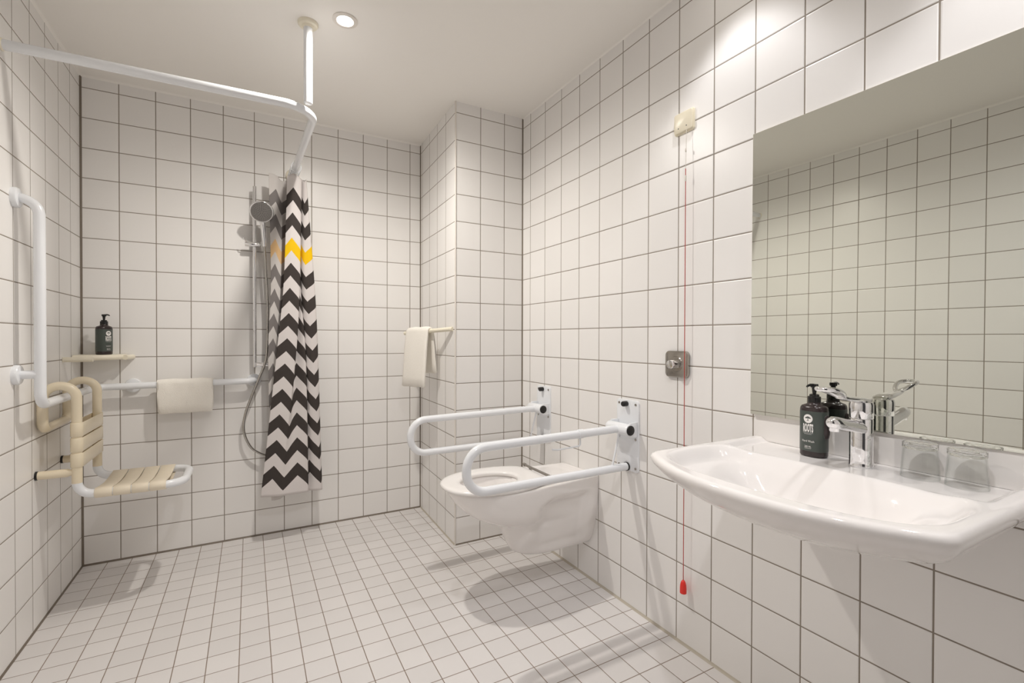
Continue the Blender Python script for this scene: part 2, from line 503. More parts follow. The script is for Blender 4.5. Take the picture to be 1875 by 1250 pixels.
# ------------------------------------------------------------------ mirror
MY0, MY1, MZ0, MZ1 = -2.786, -2.1335, 0.9105, 1.808
mir = thing('wall_mirror', 'large frameless rectangular mirror fixed to the tiled wall above the washbasin', 'mirror', (0, (MY0+MY1)/2, MZ0))
MYAW, MPITCH = -0.0160, 0.0045
MYC, MZC = (MY0+MY1)/2, (MZ0+MZ1)/2
def mface(dx, ins):   # front plane leans a little out of parallel with the wall
    pts = []
    for y, z in ((MY0+ins, MZ0+ins), (MY1-ins, MZ0+ins), (MY1-ins, MZ1-ins), (MY0+ins, MZ1-ins)):
        pts.append(V(-0.0085+MYAW*(y-MYC)+MPITCH*(z-MZC)-dx, y, z))
    return pts
bm = bmesh.new()
bk = [V(-0.0004, p.y, p.z) for p in mface(0, 0)]
add_rings(bm, [bk, mface(0, 0)], True, True, True)
bmesh.ops.recalc_face_normals(bm, faces=bm.faces[:])
part('edge', bm, M_EDGE, mir, 0)
bm = bmesh.new(); add_rings(bm, [mface(0.0001, 0.0008), mface(0.0007, 0.0008)], True, True, True)
bmesh.ops.recalc_face_normals(bm, faces=bm.faces[:])
part('glass', bm, M_MIRROR, mir, 0)

# ------------------------------------------------------------------ downlights
LTXT = ['round recessed ceiling downlight beside the curtain rod post',
        'recessed ceiling downlight close to the tiled wall above the alarm switch',
        'recessed ceiling downlight close to the wall past the far end of the mirror',
        'fill light added in the ceiling over the open floor in front of the added dark door']
for i, (lx, ly, pw, ang, bl, lcol) in enumerate(LAMPS):
    t = thing('ceiling_downlight', LTXT[i], 'light', (lx, ly, CEIL), 'recessed ceiling downlights')
    part('trim_ring', lathe([(0.050, 0.0), (0.050, -0.003), (0.047, -0.005), (0.034, -0.005), (0.031, -0.002), (0.031, 0.0)], (lx, ly, CEIL), n=40), M_TRIM, t)
    part('lens', lathe([(0.030, -0.0015), (0.030, -0.003), (0.026, -0.004)], (lx, ly, CEIL), n=40), M_LENS, t)
    ld = bpy.data.lights.new('downlight_beam', 'SPOT')
    ld.energy = pw; ld.spot_size = math.radians(ang); ld.spot_blend = bl; ld.shadow_soft_size = 0.028
    ld.color = lcol
    lo = bpy.data.objects.new('downlight_beam', ld); link(lo); lo.location = (lx, ly, CEIL-0.03)

# ------------------------------------------------------------------ shower curtain rod
RZ = 2.115
rod = thing('curtain_rod', 'white L-shaped shower curtain rod hung from a ceiling post', 'curtain rod', (-1.217, -0.955, RZ))
path = fillet([(-W, -0.845, RZ+0.033), (-1.183, -0.952, RZ), (-1.207, 0, RZ)], 0.11, 14)
part('rail', tube(path, 0.0175, 24), M_NYLON, rod)
part('post', tube([(-1.217, -0.962, RZ+0.013), (-1.217, -0.962, CEIL)], 0.0172, 24), M_NYLON, rod)
part('ceiling_flange', lathe([(0.040, 0), (0.040, -0.008), (0.036, -0.013), (0.024, -0.014), (0.021, -0.020), (0.018, -0.022)], (-1.217, -0.962, CEIL), n=36), M_BEIGE_FLANGE, rod, label='cream round ceiling flange')
part('wall_flange', lathe([(0.037, 0), (0.037, -0.010), (0.034, -0.016), (0.026, -0.017), (0.0235, -0.030), (0.019, -0.031)], (-1.207, 0, RZ), (0, 1, 0), n=36), M_BEIGE_FLANGE, rod, label='cream round wall flange')
part('wall_flange', lathe([(0.021, 0), (0.021, 0.004), (0.019, 0.006), (0.0175, 0.007)], (-W, -0.845, RZ+0.033), (1, 0, 0), n=36), M_BEIGE_FLANGE, rod, label='cream round wall flange')

# ------------------------------------------------------------------ curtain
NODES = [
(-0.65, [(-1.247,-0.19),(-1.267,-0.19),(-1.3,-0.19),(-1.382,-0.19)]),
(0.0, [(-1.214,-0.2),(-1.234,-0.2),(-1.254,-0.2),(-1.335,-0.2)]),
(0.8, [(-1.177,-0.19),(-1.187,-0.2),(-1.204,-0.2),(-1.289,-0.205)]),
(1.0, [(-1.169,-0.17),(-1.182,-0.18),(-1.2,-0.18),(-1.275,-0.205)]),
(1.5, [(-1.181,-0.14),(-1.19,-0.14),(-1.206,-0.15),(-1.236,-0.2)]),
(2.0, [(-1.188,-0.12),(-1.187,-0.14),(-1.197,-0.15),(-1.196,-0.195)]),
(2.8, [(-1.172,-0.14),(-1.177,-0.15),(-1.156,-0.17),(-1.144,-0.185)]),
(3.2, [(-1.173,-0.11),(-1.168,-0.12),(-1.147,-0.14),(-1.136,-0.165)]),
(3.7, [(-1.183,-0.1),(-1.173,-0.11),(-1.155,-0.13),(-1.137,-0.15)]),
(4.4, [(-1.169,-0.14),(-1.168,-0.15),(-1.146,-0.16),(-1.101,-0.165)]),
(5.0, [(-1.156,-0.155),(-1.146,-0.165),(-1.115,-0.17),(-1.068,-0.165)]),
(5.6, [(-1.144,-0.15),(-1.101,-0.155),(-1.084,-0.155),(-1.059,-0.14)]),
(6.0, [(-1.148,-0.1),(-1.107,-0.1),(-1.089,-0.1),(-1.075,-0.12)]),
(7.0, [(-1.184,-0.07),(-1.155,-0.07),(-1.155,-0.07),(-1.156,-0.1)]),
(8.5, [(-1.237,-0.08),(-1.244,-0.09),(-1.26,-0.1),(-1.262,-0.12)]),
(9.0, [(-1.269,-0.1),(-1.277,-0.12),(-1.289,-0.12),(-1.285,-0.13)]),
(10.0, [(-1.301,-0.12),(-1.308,-0.12),(-1.317,-0.12),(-1.31,-0.13)]),
(10.6, [(-1.337,-0.12),(-1.327,-0.12),(-1.341,-0.12),(-1.326,-0.12)]),
]
LV = [2.065, 1.445, 1.085, 0.270]
def curtain():
    bm = bmesh.new(); uvl = bm.loops.layers.uv.new('UVMap')
    NS, NZ = 230, 120
    s0, s1 = NODES[0][0], NODES[-1][0]
    tabs = [[(s, p[k]) for s, p in NODES] for k in range(4)]
    grid = []
    for j in range(NZ+1):
        f = j/NZ
        row = []
        for i in range(NS+1):
            s = lerp(s0, s1, i/NS)
            ztop = 2.060 + 0.010*math.cos(s*PI) + (0.02 if s > 10 else 0)*(s-10)/0.6
            zbot = 0.276 - 0.004*s*0.6 + (-0.02 if s > 8 else 0)*smoothstep(8, 9, s)
            z = lerp(ztop, zbot, f)
            pos = [(-LV[k], interp(tabs[k], s)) for k in range(4)]
            x, y = interp(pos, -z)
            row.append((bm.verts.new((x, y, z)), s, z))
        grid.append(row)
    for j in range(NZ):
        for i in range(NS):
            q = (grid[j][i], grid[j+1][i], grid[j+1][i+1], grid[j][i+1])
            f = bm.faces.new([v[0] for v in q])
            for l, v in zip(f.loops, q):
                l[uvl].uv = (v[1]+20, (1.9935-v[2])/0.1407)
    return bm
cur = thing('shower_curtain', 'white shower curtain with dark grey and yellow zigzag stripes, gathered at the wall', 'shower curtain', (-1.2, -0.13, 0.27))
cl = part('cloth', curtain(), [M_CUR_F, M_CUR_B], cur, 180)
sd = cl.modifiers.new('thickness', 'SOLIDIFY'); sd.thickness = 0.0012; sd.material_offset = 1; sd.material_offset_rim = 0; sd.offset = -1
for y in (-0.045, -0.075, -0.105, -0.14, -0.175, -0.205):
    xx = -1.207+0.025*(-y)
    ring = [(xx+0.026*math.cos(a), y, RZ-0.008+0.028*math.sin(a)) for a in [2*PI*k/28 for k in range(28)]]
    bm = tube(ring, 0.0022, 8, closed=True)
    add_tube(bm, [(xx, y, RZ-0.036), (xx, y, RZ-0.056)], 0.0018, 8)
    part('curtain_ring', bm, M_NYLON, cur)

# ------------------------------------------------------------------ wall grab bar (left wall, corner, back wall)
gb = thing('grab_bar', 'white nylon grab bar running down the left wall and along the back wall', 'grab bar', (-2.105, -0.757, 0.90))
GX, GY, GZ = -2.105, -0.757, 0.902
path = fillet([(-W, GY, 1.652), (GX, GY, 1.652), (GX, GY, GZ), (GX, -0.062, GZ), (-1.412, -0.062, GZ+0.006), (-1.412, 0, GZ+0.006)],
              [0.055, 0.045, 0.045, 0.035], 12)
part('bar', tube(path, 0.0168, 24), M_NYLON, gb)
part('stem', tube([(-W, GY, 1.015), (GX, GY, 1.015)], 0.0155, 20), M_NYLON, gb)
part('stem', tube([(-1.965, 0, GZ+0.001), (-1.965, -0.062, GZ+0.001)], 0.0125, 20), M_NYLON, gb)
FP = [(0.036, 0), (0.036, 0.012), (0.033, 0.016), (0.022, 0.018)]
part('flange', lathe(FP, (-W, GY, 1.652), (1, 0, 0)), M_NYLON, gb)
part('flange', lathe(FP, (-W, GY, 1.015), (1, 0, 0)), M_NYLON, gb)
part('flange', lathe(FP, (-1.965, 0, GZ), (0, -1, 0)), M_NYLON, gb)
part('flange', lathe(FP, (-1.412, 0, GZ+0.006), (0, -1, 0)), M_NYLON, gb)

# ------------------------------------------------------------------ hanging shower seat
st = thing('hanging_shower_chair', 'cream hanging shower chair with strap backrest hooked over the white grab bar', 'shower chair', (-2.05, -0.43, 0.505))
SYN, SYF, SXU, SXH, SZ = -0.575, -0.285, -2.049, -2.152, 0.510
R = 0.0172
# hook frame: near upright, arch over the bar, down behind, across, up, arch, far upright
az = GZ+0.003
path = fillet([(SXU, SYN, 0.560), (SXU, SYN, az+0.051), (SXH, SYN, az+0.051), (SXH, SYN, 0.785), (SXH, SYF, 0.785), (SXH, SYF, az+0.051), (SXU, SYF, az+0.051), (SXU, SYF, 0.560)],
              [0.0512, 0.0512, 0.035, 0.035, 0.0512, 0.0512], 14)
part('hook_frame', tube(path, R, 24), M_BEIGE, st)
path = fillet([(SXU, SYN, 0.562), (SXU, SYN, SZ), (-1.690, SYN, SZ), (-1.690, SYF, SZ), (SXU, SYF, SZ), (SXU, SYF, 0.562)],
              [0.05, 0.075, 0.075, 0.05], 14)
part('seat_frame', tube(path, R*0.99, 24), M_NYLON, st, label='white bent seat tube')
for y in (SYN, SYF):
    s = part('wall_strut', tube([(-W+0.006, y, 0.604), (SXU-0.03, y, 0.604), (SXU-0.005, y, 0.604)], [0.0165, 0.0165, 0.008], 20), M_BEIGE, st)
    part('rubber_tip', tube([(-W+0.0002, y, 0.604), (-W+0.008, y, 0.604)], 0.0172, 20), M_BLACK, s)

def loop_band(c0, c1, r, w0, w1, axis, sag=0.0):
    """closed strap around two parallel tubes (centres c0, c1 as (y, h)); w0..w1 along the tube axis"""
    bm = bmesh.new()
    def outline(rr):
        pts = []
        n = 12
        for k in range(n+1):
            a = PI/2+PI*k/n
            pts.append((c0[0]+math.cos(a)*rr, c0[1]+math.sin(a)*rr))
        for k in range(1, 8):
            f = k/8; pts.append((lerp(c0[0], c1[0], f), lerp(c0[1]-rr, c1[1]-rr, f)-sag*math.sin(PI*f)))
        for k in range(n+1):
            a = -PI/2+PI*k/n
            pts.append((c1[0]+math.cos(a)*rr, c1[1]+math.sin(a)*rr))
        for k in range(1, 8):
            f = k/8; pts.append((lerp(c1[0], c0[0], f), lerp(c1[1]+rr, c0[1]+rr, f)-sag*math.sin(PI*f)))
        return pts
    def P(p, w):
        return V(w, p[0], p[1]) if axis == 'x' else V(p[1], p[0], w)
    e = 0.0012
    rings = [[P(p, w0) for p in outline(r)], [P(p, w0) for p in outline(r+0.0022)], [P(p, w0+e) for p in outline(r+0.0034)],
             [P(p, w1-e) for p in outline(r+0.0034)], [P(p, w1) for p in outline(r+0.0022)], [P(p, w1) for p in outline(r)],
             [P(p, w0) for p in outline(r)]]
    add_rings(bm, rings)
    bmesh.ops.remove_doubles(bm, verts=bm.verts[:], dist=1e-6)
    bmesh.ops.recalc_face_normals(bm, faces=bm.faces[:])
    return bm
for a, b in ((0.749, 0.805), (0.687, 0.743), (0.625, 0.681)):
    part('back_strap', loop_band((SYN, SXU), (SYF, SXU), R, a, b, 'z'), M_BEIGE, st, 60)
for k in range(4):
    x0 = -1.993+k*0.0608
    part('seat_strap', loop_band((SYN, SZ), (SYF, SZ), R, x0, x0+0.0575, 'x', 0.012), M_STRAP, st, 60)

# ------------------------------------------------------------------ corner shelf
sh = thing('corner_shelf', 'cream corner shelf on two stub brackets in the shower corner', 'shelf', (-2.1, -0.08, 1.05))
bm = bmesh.new()
def shelf_out(ins, z):
    pts = [V(-W+0.004, -0.004, z)]
    n = 26
    for k in range(n+1):
        a = PI/2*k/n
        c, s = max(math.cos(a), 0)**(2/2.8), max(math.sin(a), 0)**(2/2.8)
        pts.append(V(-W+0.004+(0.185-ins)*c, -0.004-(0.150-ins)*s, z))
    return pts
zt = 1.0665
rings = []
for k in range(9):
    a = -PI/2+PI*k/8
    rings.append(shelf_out(0.012*(1-math.cos(a)), zt-0.0135+0.0135*math.sin(a)))
add_rings(bm, rings, True, True, True)
bmesh.ops.recalc_face_normals(bm, faces=bm.faces[:])
part('shelf_board', bm, M_BEIGE_FLANGE, sh, 50)
part('bracket', tube([(-W+0.001, -0.262, 1.050), (-2.068, -0.262, 1.050)], 0.0115, 20), M_BEIGE_FLANGE, sh)
part('bracket', tube([(-1.968, -0.001, 1.0505), (-1.985, -0.075, 1.0505)], 0.0125, 20), M_BEIGE_FLANGE, sh)
# ------------------------------------------------------------------ soap bottles
def text_mesh(s, size, sx=1.0, spacing=1.0, bold=0.0):
    """flat mesh of text, centred, in (x, y)"""
    cd = bpy.data.curves.new('txt', 'FONT'); cd.body = s; cd.size = size
    cd.align_x = 'CENTER'; cd.align_y = 'BOTTOM_BASELINE'; cd.resolution_u = 3; cd.space_character = spacing; cd.offset = bold
    o = bpy.data.objects.new('txt', cd); C.objects.link(o)
    dg = bpy.context.evaluated_depsgraph_get()
    me = bpy.data.meshes.new_from_object(o.evaluated_get(dg))
    vs = [(v.co.x*sx, v.co.y) for v in me.vertices]
    fs = [tuple(p.vertices) for p in me.polygons]
    bpy.data.objects.remove(o); bpy.data.curves.remove(cd); bpy.data.meshes.remove(me)
    return vs, fs

def make_bottle(name, label, base, facing, group, kind_text, col_body, col_label, grip=True):
    """oval pump bottle 0.2 m high; 'facing' = angle of the label normal and pump nozzle in the xy plane"""
    A, B = 0.0335, 0.027       # half width, half depth
    t = thing(name, label, 'soap bottle', base, group)
    bx, by, bz = base
    ca, sa = math.cos(facing), math.sin(facing)
    def P(front, side, z):     # front along facing, side to its left
        return V(bx+front*ca-side*sa, by+front*sa+side*ca, bz+z)
    n = 48
    def oval(a, b, z, p=2.4):
        pts = []
        for k in range(n):
            th = 2*PI*k/n
            c, s = math.cos(th), math.sin(th)
            pts.append(P(b*math.copysign(abs(s)**(2/p), s), a*math.copysign(abs(c)**(2/p), c), z))
        return pts
    bm = bmesh.new()
    rings = [oval(A-0.006, B-0.006, 0.0), oval(A-0.002, B-0.002, 0.001), oval(A, B, 0.004), oval(A, B, 0.128),
             oval(A-0.0010, B-0.0010, 0.1345), oval(A-0.0040, B-0.0035, 0.1385), oval(A-0.010, B-0.008, 0.1412), oval(0.0165, 0.0165, 0.144, 2), oval(0.0155, 0.0155, 0.150, 2)]
    add_rings(bm, rings, True, True, True)
    part('body', bm, col_body, t, 60)
    # label wrap
    bm = bmesh.new()
    rings = [oval(A+0.0001, B+0.0001, 0.0155), oval(A+0.0005, B+0.0005, 0.0162), oval(A+0.0005, B+0.0005, 0.1248), oval(A+0.0001, B+0.0001, 0.125)]
    add_rings(bm, rings)
    lab = part('paper_label', bm, col_label, t, 60)
    # print, wrapped on the oval: arc length from the front centre
    tbl = []
    acc = 0; prev = None
    for k in range(-200, 201):
        th = PI/2+k/200*PI*0.5
        c, s = math.cos(th), math.sin(th)
        q = (-(A+0.0009)*math.copysign(abs(c)**(2/2.4), c), (B+0.0009)*abs(s)**(2/2.4))
        tbl.append(q)
    arc = [0]
    for i in range(1, len(tbl)): arc.append(arc[-1]+math.hypot(tbl[i][0]-tbl[i-1][0], tbl[i][1]-tbl[i-1][1]))
    mid = arc[200]
    def wrap(x, z):
        s = mid+x
        s = min(max(s, 0.0001), arc[-1]-0.0001)
        lo, hi = 0, len(arc)-1
        while hi-lo > 1:
            mm = (lo+hi)//2
            if arc[mm] <= s: lo = mm
            else: hi = mm
        f = (s-arc[lo])/(arc[hi]-arc[lo])
        side = lerp(tbl[lo][0], tbl[hi][0], f); fr_ = lerp(tbl[lo][1], tbl[hi][1], f)
        return P(fr_, side, z)
    def add_print(bm, vs, fs, ox, oz, dz=0):
        bv = [bm.verts.new(wrap((x+ox), z+oz)) for x, z in vs]
        for f in fs:
            try: bm.faces.new([bv[i] for i in f])
            except ValueError: pass
    bm = bmesh.new()
    # round emblem with a tree
    n2 = 40
    for k in range(20):      # horizontal strips of the disc
        z0 = -0.0120*math.cos(PI*k/20); z1 = -0.0120*math.cos(PI*(k+1)/20)
        w0 = math.sqrt(max(0, 0.0120**2-z0*z0)); w1 = math.sqrt(max(0, 0.0120**2-z1*z1))
        m_ = 8
        vs = [(lerp(-w0, w0, i/m_), z0) for i in range(m_+1)]+[(lerp(-w1, w1, i/m_), z1) for i in range(m_+1)]
        fs = [(i, i+1, m_+2+i, m_+1+i) for i in range(m_)]
        add_print(bm, vs, fs, 0, 0.1045)
    bmesh.ops.remove_doubles(bm, verts=bm.verts[:], dist=1e-7)
    part('emblem', bm, M_INK, lab, 0, label='white round emblem')
    bm = bmesh.new()
    vs, fs = text_mesh('ROOTS', 0.0300, 0.265, 1.05, 0.0012); add_print(bm, vs, fs, 0, 0.0690)
    for (w, z) in ((0.0135, 0.0650), (0.0100, 0.0620)):
        m_ = 14
        vs = []; fs = []
        for i in range(m_):
            x0 = lerp(-w, w, i/m_); x1 = x0+2*w/m_*0.75; b0 = len(vs)
            vs += [(x0, 0), (x1, 0), (x1, 0.0007), (x0, 0.0007)]; fs.append((b0, b0+1, b0+2, b0+3))
        add_print(bm, vs, fs, 0, z)
    bmesh.ops.triangulate(bm, faces=bm.faces[:])
    part('lettering', bm, M_INK, lab, 0, label='white condensed capitals with fine lines below')
    bm = bmesh.new()
    if kind_text:
        vs, fs = text_mesh(kind_text, 0.0082, 0.85); add_print(bm, vs, fs, 0, 0.0405)
    vs, fs = text_mesh('280 ML', 0.0072, 0.85); add_print(bm, vs, fs, 0, 0.0255)
    for (w, z) in ((0.0085, 0.0225),)+(() if kind_text else ((0.0120, 0.0425), (0.0100, 0.0400))):   # unreadable fine print
        m_ = 12; vs = []; fs = []
        for i in range(m_):
            x0 = lerp(-w, w, i/m_); x1 = x0+2*w/m_*0.7; b0 = len(vs)
            vs += [(x0, 0), (x1, 0), (x1, 0.0011), (x0, 0.0011)]; fs.append((b0, b0+1, b0+2, b0+3))
        add_print(bm, vs, fs, 0, z)
    bmesh.ops.triangulate(bm, faces=bm.faces[:])
    part('small_print', bm, M_INK, lab, 0, label='small white printed lettering')
    bm = bmesh.new()
    def wrap2(x, z):
        return (wrap(x, z)-P(0, 0, z))*1.012+P(0, 0, z)
    def poly(pts):
        f = bm.faces.new([bm.verts.new(wrap2(x*1.2, 0.1045+z*1.2)) for x, z in pts])
    crown = [(0.0062*math.cos(a)*(1+0.10*math.sin(7*a)), 0.0005+0.0042*math.sin(a)*(1+0.1*math.sin(5*a))) for a in [PI*k/16 for k in range(17)]]
    poly([(x, z) for x, z in crown])
    poly([(-0.0007, -0.0040), (0.0007, -0.0040), (0.0005, 0.001), (-0.0005, 0.001)])
    poly([(-0.0030, -0.0046), (0.0030, -0.0046), (0.0005, -0.0034), (-0.0005, -0.0034)])
    part('emblem_tree', bm, col_label, lab, 0, label='dark tree in the round emblem')
    # pump
    part('collar', lathe([(0.0155, 0.144), (0.0158, 0.146), (0.0158, 0.163), (0.0145, 0.1645), (0.0120, 0.165), (0.0115, 0.170), (0.0085, 0.171)], base, n=32), M_PUMP, t)
    bm = lathe([(0.0042, 0.170), (0.0052, 0.178), (0.0062, 0.188), (0.0085, 0.189), (0.0095, 0.1905), (0.0097, 0.196), (0.0088, 0.1985), (0.002, 0.1990)], base, n=28)
    pth = [P(0.004, 0, 0.1955), P(0.018, 0, 0.1965), P(0.028, 0, 0.1950), P(0.033, 0, 0.1925)]
    add_tube(bm, pth, [0.0042, 0.0038, 0.0030, 0.0026], 14)
    part('pump_head', bm, M_PUMP, t, 50)
    if grip:
        bm = bmesh.new()
        add_lathe(bm, [(0.004, 0.050), (0.0095, 0.054), (0.0115, 0.066), (0.0115, 0.098), (0.0095, 0.112), (0.003, 0.118)], P(0, A-0.0045, 0), n=24)
        part('grip', bm, col_body, t, 60)
    return t

# ------------------------------------------------------------------ shower set
sv = thing('shower_set', 'chrome hand shower on a vertical riser rail beside the curtain', 'shower', (-1.407, -0.05, 1.0))
part('riser_rail', tube([(-1.407, -0.05, 0.985), (-1.407, -0.05, 2.010)], 0.0098, 20), M_CHROME, sv)
part('wall_bracket', tube([(-1.407, -0.001, 1.68), (-1.407, -0.05, 1.68)], 0.010, 18), M_CHROME, sv)
part('wall_bracket', tube([(-1.407, -0.001, 1.0), (-1.407, -0.05, 1.0)], 0.010, 18), M_CHROME, sv)
bm = lathe([(0.0135, 0), (0.0150, 0.002), (0.0150, 0.076), (0.0135, 0.078)], (-1.455, -0.056, 1.680), (1, 0, 0), 24)
add_tube(bm, fillet([(-1.448, -0.07, 1.690), (-1.458, -0.08, 1.70), (-1.462, -0.08, 1.712)], 0.006), 0.003, 10)
part('slider', bm, M_CHROME, sv)
bm = lathe([(0.0115, 0), (0.0130, 0.002), (0.0130, 0.060), (0.0110, 0.062)], (-1.400, -0.062, 0.999), (1, 0, 0), 24)
part('hose_guide', bm, M_CHROME, sv)
hd = Vector((-0.05, -0.80, -0.45)).normalized()         # direction the spray face looks
hc = Vector((-1.373, -0.150, 1.850))
bm = bmesh.new()
add_lathe(bm, [(0.012, -0.034), (0.030, -0.026), (0.048, -0.014), (0.058, -0.004), (0.0605, 0.004), (0.0595, 0.010), (0.056, 0.013), (0.050, 0.0115), (0.001, 0.0115)], hc, hd, 40)
hb = hc-hd*0.024
hp = Vector((-1.357, -0.085, 1.668))
pts = [hb+V(0, 0.0, 0.0), lerp(hb, hp, 0.38)+V(0.0, 0.014, 0.004), lerp(hb, hp, 0.65)+V(0, 0.008, 0), hp]
pth = []
for k in range(13):
    f = k/12*3; i = min(2, int(f)); pth.append(lerp(pts[i], pts[i+1], f-i))
add_tube(bm, pth, [0.020, 0.0215, 0.0195, 0.0170, 0.0155, 0.0140, 0.0135, 0.0132, 0.0130, 0.0128, 0.0126, 0.0125, 0.0125], 20)
bmesh.ops.recalc_face_normals(bm, faces=bm.faces[:])
hs = part('hand_shower', bm, M_CHROME, sv, 60)
part('spray_face', lathe([(0.0545, 0.0115), (0.0540, 0.0128), (0.001, 0.0128)], hc, hd, 40), mat('grey_spray_face', (0.20, 0.19, 0.18), 0.22, metal=0.5), hs, label='grey spray face')
# spray nozzles
bm = bmesh.new()
e1 = hd.cross(V(1, 0, 0)).normalized(); e2 = hd.cross(e1)
for rr, nn in ((0.045, 26), (0.036, 20), (0.027, 15), (0.018, 10), (0.009, 5)):
    for k in range(nn):
        a = 2*PI*k/nn
        add_lathe(bm, [(0.0019, 0.011), (0.0015, 0.0138)], hc+e1*math.cos(a)*rr+e2*math.sin(a)*rr, hd, 8)
part('spray_nozzles', bm, M_BLACK, hs, 60)
HOSE = [(-1.358,-0.086,1.670),(-1.350,-0.082,1.5213),(-1.342,-0.078,1.334),(-1.345,-0.075,1.0832),(-1.3592,-0.075,0.9957),(-1.3843,-0.07,0.9277),(-1.4228,-0.06,0.8208),(-1.4527,-0.055,0.73),(-1.4636,-0.05,0.6539),(-1.4557,-0.05,0.5915),(-1.4261,-0.05,0.5265),(-1.3851,-0.05,0.4908),(-1.345,-0.05,0.474),(-1.29,-0.045,0.485),(-1.25,-0.04,0.54),(-1.235,-0.035,0.63),(-1.235,-0.028,0.70)]
pth = []
tab = [(i, p) for i, p in enumerate(HOSE)]
for k in range(0, (len(HOSE)-1)*14+1): pth.append(V(*interp(tab, k/14)))
rad = [0.0066+0.0006*(k % 2) for k in range(len(pth))]
part('hose', tube(pth, rad, 12), M_HOSE, sv, 60)
part('wall_outlet', lathe([(0.027, 0), (0.027, 0.006), (0.014, 0.010), (0.012, 0.034), (0.001, 0.035)], (-1.235, 0, 0.715), (0, -1, 0), 28), M_CHROME, sv)

# ------------------------------------------------------------------ towels
def towel_strip(profile, u0, u1, axisf, thick, seed, nu=26, jag=0.002):
    """closed thick strip: profile = list of 2D points (centre line); extruded u0..u1"""
    rnd = random.Random(seed)
    n = len(profile)
    nor = []
    for i in range(n):
        a = Vector(profile[max(0, i-1)]); b = Vector(profile[min(n-1, i+1)])
        d = (b-a).normalized(); nor.append(Vector((-d.y, d.x)))
    loop = [Vector(profile[i])+nor[i]*thick/2 for i in range(n)]
    e = (Vector(profile[-1])-Vector(profile[-2])).normalized()
    s = (Vector(profile[0])-Vector(profile[1])).normalized()
    loop += [Vector(profile[-1])+e*thick*0.35]
    loop += [Vector(profile[i])-nor[i]*thick/2 for i in range(n-1, -1, -1)]
    loop += [Vector(profile[0])+s*thick*0.35]
    c = Vector((sum(p.x for p in loop)/len(loop), sum(p.y for p in loop)/len(loop)))
    ph = [rnd.uniform(0, 6.28) for _ in range(6)]
    rings = []
    mid = [Vector(profile[i]) for i in range(n)]+[Vector(profile[-1])]+[Vector(profile[i]) for i in range(n-1, -1, -1)]+[Vector(profile[0])]
    for k in range(nu+1):
        f = k/nu
        ed = min(f, 1-f)*nu
        sc = 0.45 if ed < 0.5 else (0.85 if ed < 1.5 else 1.0)
        ring = []
        for q, (p, mm) in enumerate(zip(loop, mid)):
            pp = mm+(p-mm)*sc
            w = 0.0016*math.sin(9*f+ph[0]+3*pp.y*20)+0.0012*math.sin(23*f+ph[1]+pp.y*40)
            uu = lerp(u0, u1, f) + (f-0.5)*0.004*math.sin(pp.y*30+ph[2])
            ring.append(axisf(uu, pp.x+w*0.6, pp.y+0.0012*math.sin(14*f+ph[3])))
        rings.append(ring)
    bm = bmesh.new(); add_rings(bm, rings, True, True, True)
    bmesh.ops.recalc_face_normals(bm, faces=bm.faces[:])
    return bm
# towel on the back wall bar: folded over the bar (bar centre y -0.062, z 0.905)
yb, zb, rr = -0.062, 0.9065, 0.0225
prof = [(yb-rr-0.004, 0.757), (yb-rr-0.004, 0.80), (yb-rr-0.002, 0.85), (yb-rr, 0.885)]
prof += [(yb+rr*math.cos(a), zb+rr*math.sin(a)) for a in [PI-PI*k/8 for k in range(0, 9)]]
prof += [(yb+rr, 0.88), (yb+rr+0.002, 0.84), (yb+rr+0.003, 0.79), (yb+rr+0.003, 0.775)]
bm = towel_strip(prof, -1.858, -1.606, lambda u, a, z: V(u, a, z), 0.009, 3)
for v in bm.verts:   # slanted side edges: narrower towards the hem
    k = (0.93-v.co.z)/0.17
    v.co.x += 0.010*k*(1 if v.co.x < -1.73 else -0.4)
tw = tag(obj('hand_towel', bm, M_TERRY, None, 80), 'cream hand towel folded over the white bar on the back wall', 'towel', 'hand towels')

# towel rail swung out from the pier
ra = V(-0.4335, -0.630, 1.204)
rd = V(-math.cos(math.radians(70)), math.sin(math.radians(70)), -0.050)
trl = thing('towel_rail', 'short cream towel rail fixed to the side of the tiled pier', 'towel rail', tuple(ra))
part('bar', tube([ra+V(0.0, 0, 0), ra+rd*0.03, ra+rd*0.44], [0.0115, 0.0125, 0.0115], 20), M_BEIGE_FLANGE, trl)
d2 = V(rd.x, rd.y, 0).normalized(); nn = V(d2.y, -d2.x, 0)      # nn points to +x side
if nn.x < 0: nn = -nn
def rail_pt(u, a, z):
    c = ra+rd*u
    return V(c.x+nn.x*a, c.y+nn.y*a, z+rd.z*(u-0.3)*0.4)
rr = 0.020; zc = 1.190
prof = [(-0.046, 0.868), (-0.044, 0.92), (-0.038, 1.0), (-0.030, 1.10), (-0.0225, 1.165)]
prof += [(rr*math.cos(a), zc+rr*math.sin(a)) for a in [PI-PI*k/8 for k in range(0, 9)]]
prof += [(0.026, 1.15), (0.033, 1.08), (0.041, 1.00), (0.044, 0.945)]
bm = towel_strip(prof, 0.190, 0.400, rail_pt, 0.018, 8)
tag(obj('hand_towel', bm, M_TERRY, None, 80), 'cream hand towel hanging over the short rail on the tiled pier', 'towel', 'hand towels')

